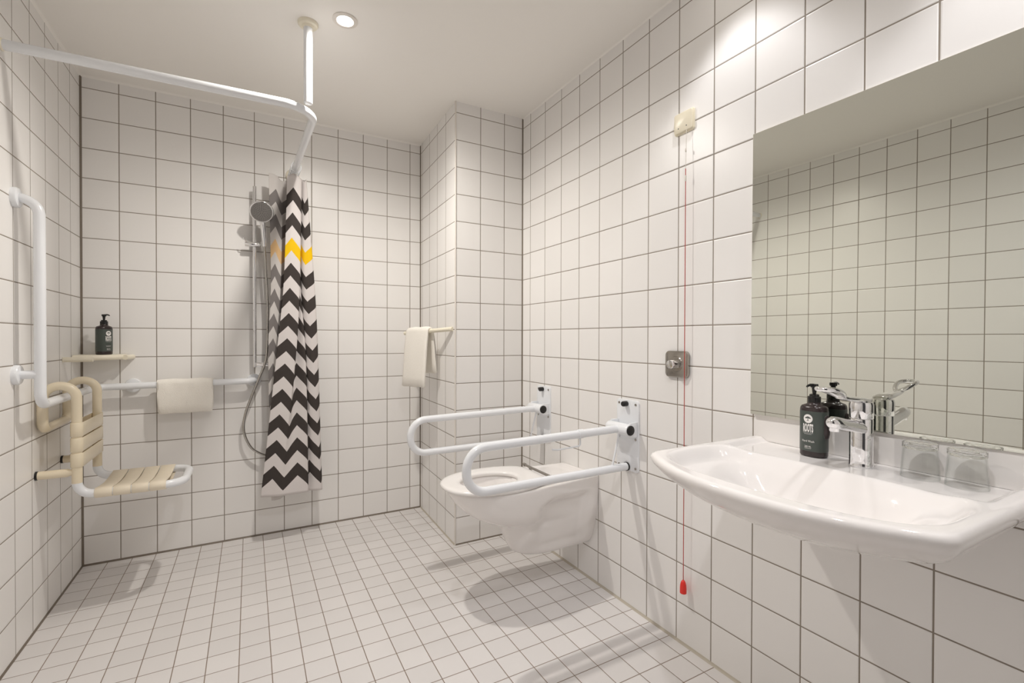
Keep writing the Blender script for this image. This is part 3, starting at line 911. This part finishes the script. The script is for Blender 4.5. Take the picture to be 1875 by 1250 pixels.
# ------------------------------------------------------------------ toilet
TY = -1.232
def toilet_ring(z, wm, tip, wb, n=96, xm=-0.43):
    """outline from wall far side (+y) round the front to the wall near side (-y); open at the wall"""
    pts = []
    for k in range(n+1):
        f = k/n
        a = PI*f
        # parametrise: first/last quarter are the sides, middle half the nose
        if f < 0.3:
            x = lerp(0, xm, f/0.3); y = None
            t = f/0.3; w = lerp(wb, wm, smoothstep(0, 1, t)*0.6+0.4*t); side = 1
            pts.append((x, w))
        elif f > 0.7:
            t = (1-f)/0.3; x = lerp(0, xm, t); w = lerp(wb, wm, smoothstep(0, 1, t)*0.6+0.4*t)
            pts.append((x, -w))
        else:
            g = (f-0.3)/0.4*PI
            p = 2.25
            c, s = math.cos(g), math.sin(g)
            pts.append((xm+(tip-xm)*abs(s)**(2/p), wm*math.copysign(abs(c)**(2/p), c)))
    return pts
TS = [  # z, wm, tip, wb, xm
 (0.1640, 0.030, -0.300, 0.030, -0.20), (0.1655, 0.050, -0.325, 0.046, -0.20), (0.172, 0.066, -0.350, 0.060, -0.20), (0.190, 0.080, -0.385, 0.076, -0.22), (0.22, 0.090, -0.410, 0.092, -0.24),
 (0.26, 0.097, -0.428, 0.106, -0.27), (0.30, 0.103, -0.445, 0.116, -0.29), (0.322, 0.110, -0.462, 0.122, -0.31), (0.335, 0.118, -0.490, 0.124, -0.33),
 (0.350, 0.130, -0.530, 0.126, -0.36), (0.375, 0.146, -0.580, 0.129, -0.39), (0.405, 0.159, -0.622, 0.132, -0.41), (0.44, 0.170, -0.657, 0.134, -0.42),
 (0.475, 0.177, -0.683, 0.135, -0.43), (0.500, 0.180, -0.697, 0.135, -0.43), (0.508, 0.1785, -0.695, 0.134, -0.43), (0.5115, 0.174, -0.690, 0.130, -0.43)]
toi = thing('toilet', 'white wall-hung toilet with open seat, long body and no lid', 'toilet', (0, TY, 0.164))
bm = bmesh.new()
tabT = [(r[0], r[1:]) for r in TS]
zs = []
for a, b in zip(TS[:-1], TS[1:]):
    kk = 4 if b[0]-a[0] > 0.012 else 2
    for j in range(kk): zs.append(lerp(a[0], b[0], j/kk))
zs.append(TS[-1][0])
rings = []
for z in zs:
    wm, tip, wb, xm = interp(tabT, z)
    ring = []
    for x, w in toilet_ring(z, wm, tip, wb, 110, xm):
        ztop = 0.462-0.25*max(0, -x-0.27)
        d = 0.030*smoothstep(ztop, ztop-0.045, z)*smoothstep(0.15, 0.24, z)*smoothstep(-0.030, -0.085, x)*smoothstep(-0.36, -0.27, x)
        d *= lerp(0.72, 1.0, smoothstep(0.26, 0.38, z))
        w2 = math.copysign(max(abs(w)-d, 0.02), w)
        if abs(w) < 0.02: w2 = w
        ring.append(V(x-0.0008, TY+w2, z))
    rings.append(ring)
vs = add_rings(bm, rings, True, True, False)
# top deck with the bowl opening: rings shrink towards the bowl hole
HC = (-0.507, 0.142, 0.108)      # hole centre x, half length, half width
top = rings[-1]
K = 34
def hole_pt(i, n, k=1.0):
    p = top[i]
    dx, dy = (p.x-HC[0]), (p.y-TY)
    a = math.atan2(dy/HC[2], dx/HC[1])
    return V(HC[0]+HC[1]*math.cos(a)*k, TY+HC[2]*math.sin(a)*k, 0)
prev = vs[-1]
n = len(top)
for k in range(1, K+1):
    f = k/14
    cur_r = []
    for i in range(n):
        if k <= 14:
            p = top[i].lerp(hole_pt(i, n), f); z = 0.5118
            # shallow raised margin on the deck behind the seat
            z -= 0.003*smoothstep(0.10, 0.25, f)*smoothstep(-0.36, -0.30, p.x)
            if k == 14: z -= 0.003
        else:
            g = (k-14)/(K-14)
            p = hole_pt(i, n, 0.97*(1-g)**0.75); z = 0.5118-0.006-0.115*(1-(1-g)**1.8)
            p.x += 0.06*g
        cur_r.append(bm.verts.new((p.x, p.y, z)))
    for i in range(n):
        j = (i+1) % n
        bm.faces.new((prev[i], prev[j], cur_r[j], cur_r[i]))
    prev = cur_r
bmesh.ops.remove_doubles(bm, verts=bm.verts[:], dist=1e-6)
bmesh.ops.recalc_face_normals(bm, faces=bm.faces[:])
part('bowl', bm, M_CERAMIC, toi, 70)
part('bowl_water', lathe([(0.052, 0), (0.001, 0.0005)], (-0.450, TY, 0.400), (0, 0, 1), 24), M_GLASS, toi)
# seat ring
bm = bmesh.new()
n = 120
def seat_out(i, ins):
    f = i/n
    # closed outline: rear edge straight at x=-0.262
    g = 2*PI*f
    c, s = math.cos(g), math.sin(g)
    if c <= 0:   # nose
        p = 2.3
        x = -0.45-(0.272-ins)*abs(c)**(2/p); y = (0.183-ins)*math.copysign(abs(s)**(2/p), s)
    else:
        p = 5.0
        x = -0.45+(0.188-ins)*abs(c)**(2/p); y = (0.183-ins)*math.copysign(abs(s)**(2/p), s)
        y *= 1-0.20*smoothstep(0, 1, (x+0.45)/0.188)
    return x, y
def seat_in(i, ins):
    g = 2*PI*i/n
    return -0.505+(0.132+ins)*math.cos(g), (0.098+ins)*math.sin(g)
zt_, zb_ = 0.5315, 0.5135
rings = []
for fn, seq in ((seat_out, [(0.004, zb_), (0.0, zb_+0.005), (0.0, zt_-0.008), (0.004, zt_-0.003), (0.012, zt_-0.0004), (0.03, zt_)]),):
    for ins, z in seq: rings.append([V(fn(i, ins)[0], TY+fn(i, ins)[1], z) for i in range(n)])
for ins, z in [(0.022, zt_), (0.008, zt_-0.0015), (0.002, zt_-0.005), (0.0, zt_-0.010), (0.003, zb_)]:
    rings.append([V(seat_in(i, ins)[0], TY+seat_in(i, ins)[1], z) for i in range(n)])
rings.append(rings[0])
add_rings(bm, rings)
bmesh.ops.remove_doubles(bm, verts=bm.verts[:], dist=1e-6)
bmesh.ops.recalc_face_normals(bm, faces=bm.faces[:])
part('seat', bm, M_SEAT, toi, 60)
bm = lathe([(0.004, -0.128), (0.0085, -0.127), (0.0085, -0.112), (0.0062, -0.111), (0.0062, 0.111), (0.0085, 0.112), (0.0085, 0.127), (0.004, 0.128)], (-0.252, TY, 0.5330), (0, 1, 0), 20)
for s in (-1, 1): add_tube(bm, [(-0.240, TY+s*0.075, 0.508), (-0.250, TY+s*0.075, 0.531)], 0.006, 12)
part('hinge_rod', bm, M_CHROME_DULL, toi)

# ------------------------------------------------------------------ fold-down rails
def rail(y, label, dy, zdrop):
    t = thing('toilet_support_rail', label, 'support rail', (0, y, 0.6), 'fold-down rails beside the toilet')
    x0 = -0.007
    bm = bmesh.new(); add_plate(bm, 0, -0.0004, x0, y-0.066, y+0.066, 0.585, 0.889, 0.014)
    pl = part('wall_plate', bm, M_NYLON, t)
    for sy in (-1, 1):
        for zz in (0.872, 0.725, 0.602):
            part('screw', lathe([(0.0055, 0), (0.0052, 0.002), (0.003, 0.0028)], (x0, y+sy*0.050, zz), (-1, 0, 0), 14), M_CHROME_DULL, pl, label='small steel screw head')
    part('bumper', lathe([(0.0105, 0), (0.0115, 0.002), (0.0115, 0.022), (0.0095, 0.025)], (x0, y+0.004, 0.8715), (-1, 0, 0), 20), M_BLACK, t, label='black rubber bumper')
    zh = 0.770
    for s in (-1, 1):
        bm = bmesh.new()
        add_box(bm, -0.050, x0, y+s*0.056-0.004, y+s*0.056+0.004, zh-0.032, zh+0.030, 0.002)
        part('hinge_bracket', bm, M_NYLON, t)
    b = part('hinge_barrel', lathe([(0.0235, -0.064), (0.0245, -0.062), (0.0245, 0.062), (0.0235, 0.064)], (-0.050, y, zh), (0, 1, 0), 28), M_NYLON, t)
    for s in (-1, 1):
        part('end_cap', lathe([(0.0205, 0), (0.0205, 0.003), (0.0195, 0.0045), (0.0185, 0.0050), (0.015, 0.0065), (0.001, 0.0075)], (-0.050, y+s*0.0635, zh), (0, s, 0), 28), M_BLACK, b, label='black round end cap')
    rb = 0.0775
    path = fillet([(-0.055, y, zh-0.001), (-0.760, y, zh-0.013), (-0.762, y, 0.598), (-0.012, y, 0.602)], [rb*0.98, rb*0.98], 18)
    part('rail_tube', tube(path, 0.0165, 24), M_NYLON, t, 60)
    part('rubber_ring', tube([(x0-0.001, y, 0.602), (x0-0.007, y, 0.602)], 0.0185, 24), M_BLACK, t, label='black ring at the lower tube end')
    part('strut', tube([(-0.050, y, zh-0.01), (-0.090, y, 0.614)], 0.0042, 12), M_NYLON, t)
    return t
rail(-1.563, 'white fold-down support rail nearer the washbasin, with a paper holder', 0, 0)
rail(-0.905, 'white fold-down support rail between the toilet and the tiled pier', 0, 0)
hk = thing('toilet_paper_holder', 'thin white wire paper holder hanging from the support rail nearer the basin', 'paper holder', (-0.26, -1.563, 0.75))
part('wire', tube(fillet([(-0.260, -1.563, 0.752), (-0.260, -1.563, 0.717), (-0.372, -1.563, 0.713), (-0.396, -1.563, 0.717)], [0.010, 0.02], 8), 0.0034, 12), M_NYLON, hk)
part('clip', tube([(-0.272, -1.563, 0.7655), (-0.250, -1.563, 0.766)], 0.0186, 22), M_NYLON, hk)

# ------------------------------------------------------------------ flush plate
fp = thing('flush_plate', 'square steel flush plate with a round push knob on the tiled wall', 'flush plate', (0, -1.829, 1.055))
bm = bmesh.new(); add_plate(bm, 0, -0.0004, -0.012, -1.883, -1.774, 1.004, 1.105, 0.018, 0.004); part('plate', bm, M_CHROME_DULL, fp)
part('knob_collar', lathe([(0.030, 0), (0.028, 0.003), (0.017, 0.004)], (-0.012, -1.829, 1.055), (-1, 0, 0), 36), M_CHROME_DULL, fp)
part('knob', lathe([(0.0135, 0), (0.0135, 0.012), (0.016, 0.014), (0.0165, 0.030), (0.0155, 0.033), (0.001, 0.034)], (-0.015, -1.829, 1.055), (-1, 0, 0), 32), M_CHROME, fp)

# ------------------------------------------------------------------ emergency pull cord
pb = thing('alarm_switch', 'square cream alarm pull switch high on the tiled wall', 'switch', (0, -1.855, 1.96))
bm = bmesh.new(); add_plate(bm, 0, -0.0004, -0.008, -1.900, -1.812, 1.920, 2.000, 0.008, 0.001)
part('back_box', bm, M_BOX, pb)
bm = bmesh.new(); add_plate(bm, 0, -0.007, -0.0155, -1.897, -1.815, 1.923, 1.997, 0.008, 0.003)
part('cover', bm, M_BOX, pb)
for y in (-1.836, -1.873):
    part('screw_hole', lathe([(0.0024, 0), (0.0022, 0.0004)], (-0.0155, y, 1.9405), (-1, 0, 0), 12), M_BLACK, pb)
pc = thing('emergency_alarm_pull', 'long red emergency pull cord hanging beside the washbasin', 'pull cord', (-0.022, -1.875, 0.23))
xcord = -0.022
part('thread', tube([(xcord+0.006, -1.8745, 1.9235), (xcord, -1.8765, 1.776)], 0.0009, 8), M_THREAD, pc, label='thin white thread')
part('cord', tube([(xcord, -1.8765, 1.778), (xcord, -1.8765, 1.0), (xcord, -1.8765, 0.246)], 0.0014, 10), M_CORD, pc)
part('connector', lathe([(0.0022, -0.011), (0.0032, -0.009), (0.0032, 0.009), (0.0022, 0.011)], (xcord, -1.8765, 1.742), n=14), M_THREAD, pc)
part('connector', lathe([(0.0020, -0.006), (0.0028, -0.005), (0.0028, 0.005), (0.0020, 0.006)], (xcord, -1.8765, 1.846), n=14), M_THREAD, pc)
part('handle', lathe([(0.0105, 0.207), (0.0120, 0.2085), (0.0118, 0.225), (0.0108, 0.238), (0.0080, 0.249), (0.0040, 0.255), (0.001, 0.256)], (xcord, -1.8765, 0), n=28), M_RED, pc, label='bright red bell-shaped handle')

# ------------------------------------------------------------------ washbasin
SY = -2.455; HW = 0.322
def d_ring(hw, xn, xf, rc, xb, rb, z):
    """closed D-shaped ring, seen from above, x towards the room is negative; starts at back left (+y)"""
    pts = []
    nb, ns, nc, nf, nk = 8, 50, 16, 110, 110
    def arcp(cx, cy, r, a0, a1, n):
        return [(cx+r*math.cos(lerp(a0, a1, k/n)), cy+r*math.sin(lerp(a0, a1, k/n))) for k in range(n+1)]
    rb = max(rb, 0.0005)
    pts += arcp(xb+rb, hw-rb, rb, PI, PI/2, nb)           # here x is positive into the room
    x0, x1 = xb+rb, xn-rc
    pts += [(lerp(x0, x1, k/ns), hw) for k in range(1, ns)]
    ang = 0.5                                          # corner arc ends where it is tangent to the front curve
    for _ in range(12):
        y_ = hw-rc+rc*math.sin(ang); x_ = xn-rc+rc*math.cos(ang)
        ang = math.atan(2.3*(xf-x_)/y_)
    c1 = arcp(xn-rc, hw-rc, rc, PI/2, ang, nc)
    pts += c1
    p0 = c1[-1]
    for k in range(1, nf):
        y = lerp(p0[1], -p0[1], k/nf)
        x = p0[0]+(xf-p0[0])*(1-abs(y/p0[1])**2.3)
        pts.append((x, y))
    c2 = [(x, -y) for x, y in reversed(c1)]
    pts += c2
    pts += [(lerp(x1, x0, k/ns), -hw) for k in range(1, ns)]
    pts += [(x, -y) for x, y in reversed(arcp(xb+rb, hw-rb, rb, PI, PI/2, nb))]
    pts += [(xb, lerp(-hw+rb, hw-rb, k/nk)) for k in range(1, nk)]
    return [V(-x, SY+y, z) for x, y in pts]
def basin_h(x, y):
    """top surface height; x, y world"""
    X = -x; dy = abs(y-SY)
    h = 0.8405
    # front and side rims slope gently into the bowl
    w = smoothstep(0.293, 0.268, dy)*smoothstep(0.205, 0.165, X)
    h -= 0.0125*w
    # upstand at the wall corners
    cx = 0.332
    ax = 0.162
    fr_ = 0.018*(1-(dy/0.29)**2)*smoothstep(cx-0.02, cx+0.06, X)
    by_ = 0.284
    p = 3.4
    rho = ((abs(X-cx)/(ax+fr_))**p+(dy/by_)**p)**(1/p)
    if rho < 1.06:
        t = max(0.0, min(1.0, (1.06-rho)/1.06))
        prof_ = smoothstep(0, 0.16, t)*0.030+smoothstep(0.02, 0.95, t)*0.098
        tt = max(0.0, min(1.0, (1.06-rho)/0.45))
        prof_ = lerp(prof_, 0.128*smoothstep(0, 1, tt), 0.75*smoothstep(0.26, 0.10, dy)*smoothstep(cx+0.03, cx-0.09, X))
        h -= prof_
    return h
bas = thing('washbasin', 'wide white ceramic washbasin on the tiled wall below the mirror', 'washbasin', (0, SY, 0.655))
bm = bmesh.new()
BR = [ # z, hw, xn, xf, rc, xb
 (0.6554, 0.0371, 0.0873, 0.1173, 0.0297, 0.0200), (0.6699, 0.1082, 0.1742, 0.2196, 0.0664, 0.0120), (0.6843, 0.1496, 0.2287, 0.2836, 0.0650, 0.0040), (0.6988, 0.1827, 0.2738, 0.3361, 0.0630, 0.0000),
 (0.7133, 0.2108, 0.3125, 0.3812, 0.0610, 0.0000), (0.7277, 0.2349, 0.3465, 0.4206, 0.0590, 0.0000), (0.7422, 0.2558, 0.3781, 0.4552, 0.0570, 0.0000), (0.7567, 0.2739, 0.4059, 0.4853, 0.0550, 0.0000),
 (0.7711, 0.2892, 0.4303, 0.5113, 0.0530, 0.0000), (0.7856, 0.3019, 0.4500, 0.5331, 0.0510, 0.0000), (0.8001, 0.3125, 0.4660, 0.5506, 0.0490, 0.0000), (0.8145, 0.3200, 0.4780, 0.5633, 0.0470, 0.0000),
 (0.8260, 0.3230, 0.4835, 0.5692, 0.0460, 0.0000), (0.8330, 0.3215, 0.4825, 0.5680, 0.0455, 0.0000), (0.8380, 0.3180, 0.4790, 0.5645, 0.0450, 0.0000), (0.8400, 0.3135, 0.4740, 0.5600, 0.0440, 0.0000), (0.8405, 0.3080, 0.4685, 0.5550, 0.0430, 0.0000)]
tabB = [(r[0], r[1:]) for r in BR]
zs = []
for a, b in zip(BR[:-1], BR[1:]):
    kk = 3 if b[0]-a[0] > 0.015 else 1
    for j in range(kk): zs.append(lerp(a[0], b[0], j/kk))
zs.append(BR[-1][0])
rings = []
for z in zs:
    hw, xn, xf, rc, xb = interp(tabB, z)
    rg = d_ring(hw, xn, xf, rc, max(xb, 0.0008), 0.004, z)
    for p in rg:
        if z > 0.82: p.z = min(p.z, basin_h(p.x, p.y))
    rings.append(rg)
outer = rings[-1]
cen = V(-0.325, SY, 0)
K = 110
for k in range(1, K+1):
    f = (k/K)
    rg = []
    for p in outer:
        q = V(lerp(p.x, cen.x, f), lerp(p.y, cen.y, f), 0)
        if f > 0.985: q = V(cen.x+(p.x-cen.x)*0.012, cen.y+(p.y-cen.y)*0.012, 0)
        q.z = basin_h(q.x, q.y)
        rg.append(q)
    rings.append(rg)
add_rings(bm, rings, True, True, True)
bmesh.ops.remove_doubles(bm, verts=bm.verts[:], dist=1e-6)
bmesh.ops.recalc_face_normals(bm, faces=bm.faces[:])
part('basin', bm, M_CERAMIC, bas, 70)
hz = basin_h(-0.30, SY)
part('drain', lathe([(0.030, hz-0.001), (0.030, hz+0.002), (0.024, hz+0.003), (0.020, hz+0.0005)], (-0.30, SY, 0), n=32), M_CHROME, bas, label='chrome drain ring')

# ------------------------------------------------------------------ tap
DZ = 0.8280
tx, ty = -0.0675, -2.4690
tap = thing('mixer_tap', 'chrome single-lever mixer tap with a looped handle on the washbasin', 'tap', (tx, ty, DZ))
part('body', lathe([(0.0262, DZ+0.0002), (0.0268, DZ+0.002), (0.0258, DZ+0.005), (0.0255, DZ+0.020), (0.0255, DZ+0.120), (0.0250, DZ+0.1215)], (tx, ty, 0), n=40), M_CHROME, tap)
cap = part('cap', lathe([(0.0250, DZ+0.1225), (0.0262, DZ+0.124), (0.0262, DZ+0.158), (0.0245, DZ+0.164), (0.018, DZ+0.167), (0.001, DZ+0.168)], (tx, ty, 0), n=40), M_CHROME, tap)
bm = bmesh.new()
pth = [V(tx-0.010, ty, 0.925), V(tx-0.05, ty, 0.932), V(tx-0.09, ty, 0.940), V(tx-0.118, ty, 0.946), V(tx-0.135, ty, 0.950), V(tx-0.144, ty, 0.951), V(tx-0.149, ty, 0.951)]
add_tube(bm, pth, [0.021, 0.0185, 0.0168, 0.0168, 0.0150, 0.010, 0.003], 24)
for v in bm.verts:                      # flat underside
    c_z = 0.925+0.17*(-(v.co.x-tx)-0.01)
    if v.co.z < c_z-0.011: v.co.z = c_z-0.011
add_lathe(bm, [(0.0105, -0.018), (0.0115, -0.016), (0.0115, 0.0)], (tx-0.124, ty, 0.946), n=24)
bmesh.ops.recalc_face_normals(bm, faces=bm.faces[:])
part('spout', bm, M_CHROME, tap, 50)
# lever: flat tongue then open loop
bm = bmesh.new()
def lv(x, y, z): return V(tx+x, ty+y, z)
rings = []
for (x, hy, z, th) in ((0.016, 0.012, DZ+0.166, 0.004), (0.012, 0.018, DZ+0.168, 0.006), (-0.02, 0.019, DZ+0.171, 0.007), (-0.06, 0.016, DZ+0.175, 0.006), (-0.085, 0.0135, DZ+0.178, 0.0055), (-0.098, 0.0125, DZ+0.180, 0.005), (-0.103, 0.010, DZ+0.181, 0.004)):
    ring = []
    for k in range(20):
        a = 2*PI*k/20
        ring.append(lv(x, hy*math.copysign(abs(math.cos(a))**0.6, math.cos(a)), z+th*math.copysign(abs(math.sin(a))**0.8, math.sin(a))))
    rings.append(ring)
add_rings(bm, rings, True, True, True)
loopc = []
for k in range(44):
    a = 2*PI*k/44
    c, s = math.cos(a), math.sin(a)
    x = -0.140+0.047*c
    y = 0.0185*s*(1.0-0.22*c)
    z = DZ+0.181+(-0.093-x)*0.26+0.006*math.sin((x+0.187)/0.094*PI)
    loopc.append(lv(x, y, z))
add_tube(bm, loopc, 0.0058, 14, closed=True)
bmesh.ops.recalc_face_normals(bm, faces=bm.faces[:])
part('lever', bm, M_CHROME, tap, 50)

# ------------------------------------------------------------------ bottles, glasses
make_bottle('soap_bottle', 'dark pump bottle of hand wash standing on the washbasin beside the tap', (-0.0625, -2.3530, 0.8285),
            PI-0.05, 'pump bottles', 'Hand Wash', M_BOTTLE, M_LABEL)
make_bottle('soap_bottle', 'black pump bottle standing on the corner shelf in the shower', (-2.064, -0.092, 1.0665),
            -0.70, 'pump bottles', '', M_BOTTLE, M_LABEL, grip=False)
def solid_glass():
    mt, nt, b = new_mat('thick_glass')
    b.inputs['Base Color'].default_value = (0.98, 0.99, 0.985, 1)
    b.inputs['Roughness'].default_value = 0.0
    b.inputs['Transmission Weight'].default_value = 1.0
    b.inputs['IOR'].default_value = 1.35
    return mt
M_SOLID = solid_glass()
def tumbler(x, y, label):
    z = 0.8285
    Rb, Rt, H = 0.0360, 0.0312, 0.082      # mouth down: wide rim on the basin, thick base on top
    t = thing('drinking_glass', label, 'glass', (x, y, z), 'upturned glasses on the washbasin')
    zc = H*0.82
    prof = [(Rb, 0.0), (Rb+0.0003, 0.002), (Rb-0.0003, 0.010), (Rt+0.0004, zc)]
    inner = [(Rt-0.0016, zc), (Rb-0.0018, 0.006), (Rb-0.0013, 0.0)]
    bm = bmesh.new()
    add_lathe(bm, prof+inner+[prof[0]], (x, y, z), n=56, cap0=False, cap1=False)
    bmesh.ops.remove_doubles(bm, verts=bm.verts[:], dist=1e-6)
    bmesh.ops.recalc_face_normals(bm, faces=bm.faces[:])
    part('cup', bm, M_GLASS, t, 50)
    zs = zc+0.0003
    prof = [(Rt-0.0030, zs+0.001), (Rt-0.0012, zs)]
    for k in range(4):                     # pressed ridges round the thick base
        zz = zs+0.0004+k*0.0032
        prof += [(Rt+0.0002, zz), (Rt+0.0014, zz+0.0011), (Rt+0.0014, zz+0.0019), (Rt+0.0002, zz+0.0029)]
    prof += [(Rt-0.0010, H-0.0005), (Rt-0.003, H), (0.022, H-0.0004), (0.018, H-0.0020), (0.0005, H-0.0024)]
    prof = [(0.0005, H-0.0085), (0.018, H-0.0085), (Rt-0.0055, H-0.0095)]+prof
    bm = lathe(prof, (x, y, z), n=56)
    part('thick_base', bm, M_SOLID, t, 50)
tumbler(-0.0570, -2.5850, 'upturned clear drinking glass on the washbasin, the one closer to the tap')
tumbler(-0.0555, -2.6665, 'upturned clear drinking glass on the washbasin, the one farther from the tap')
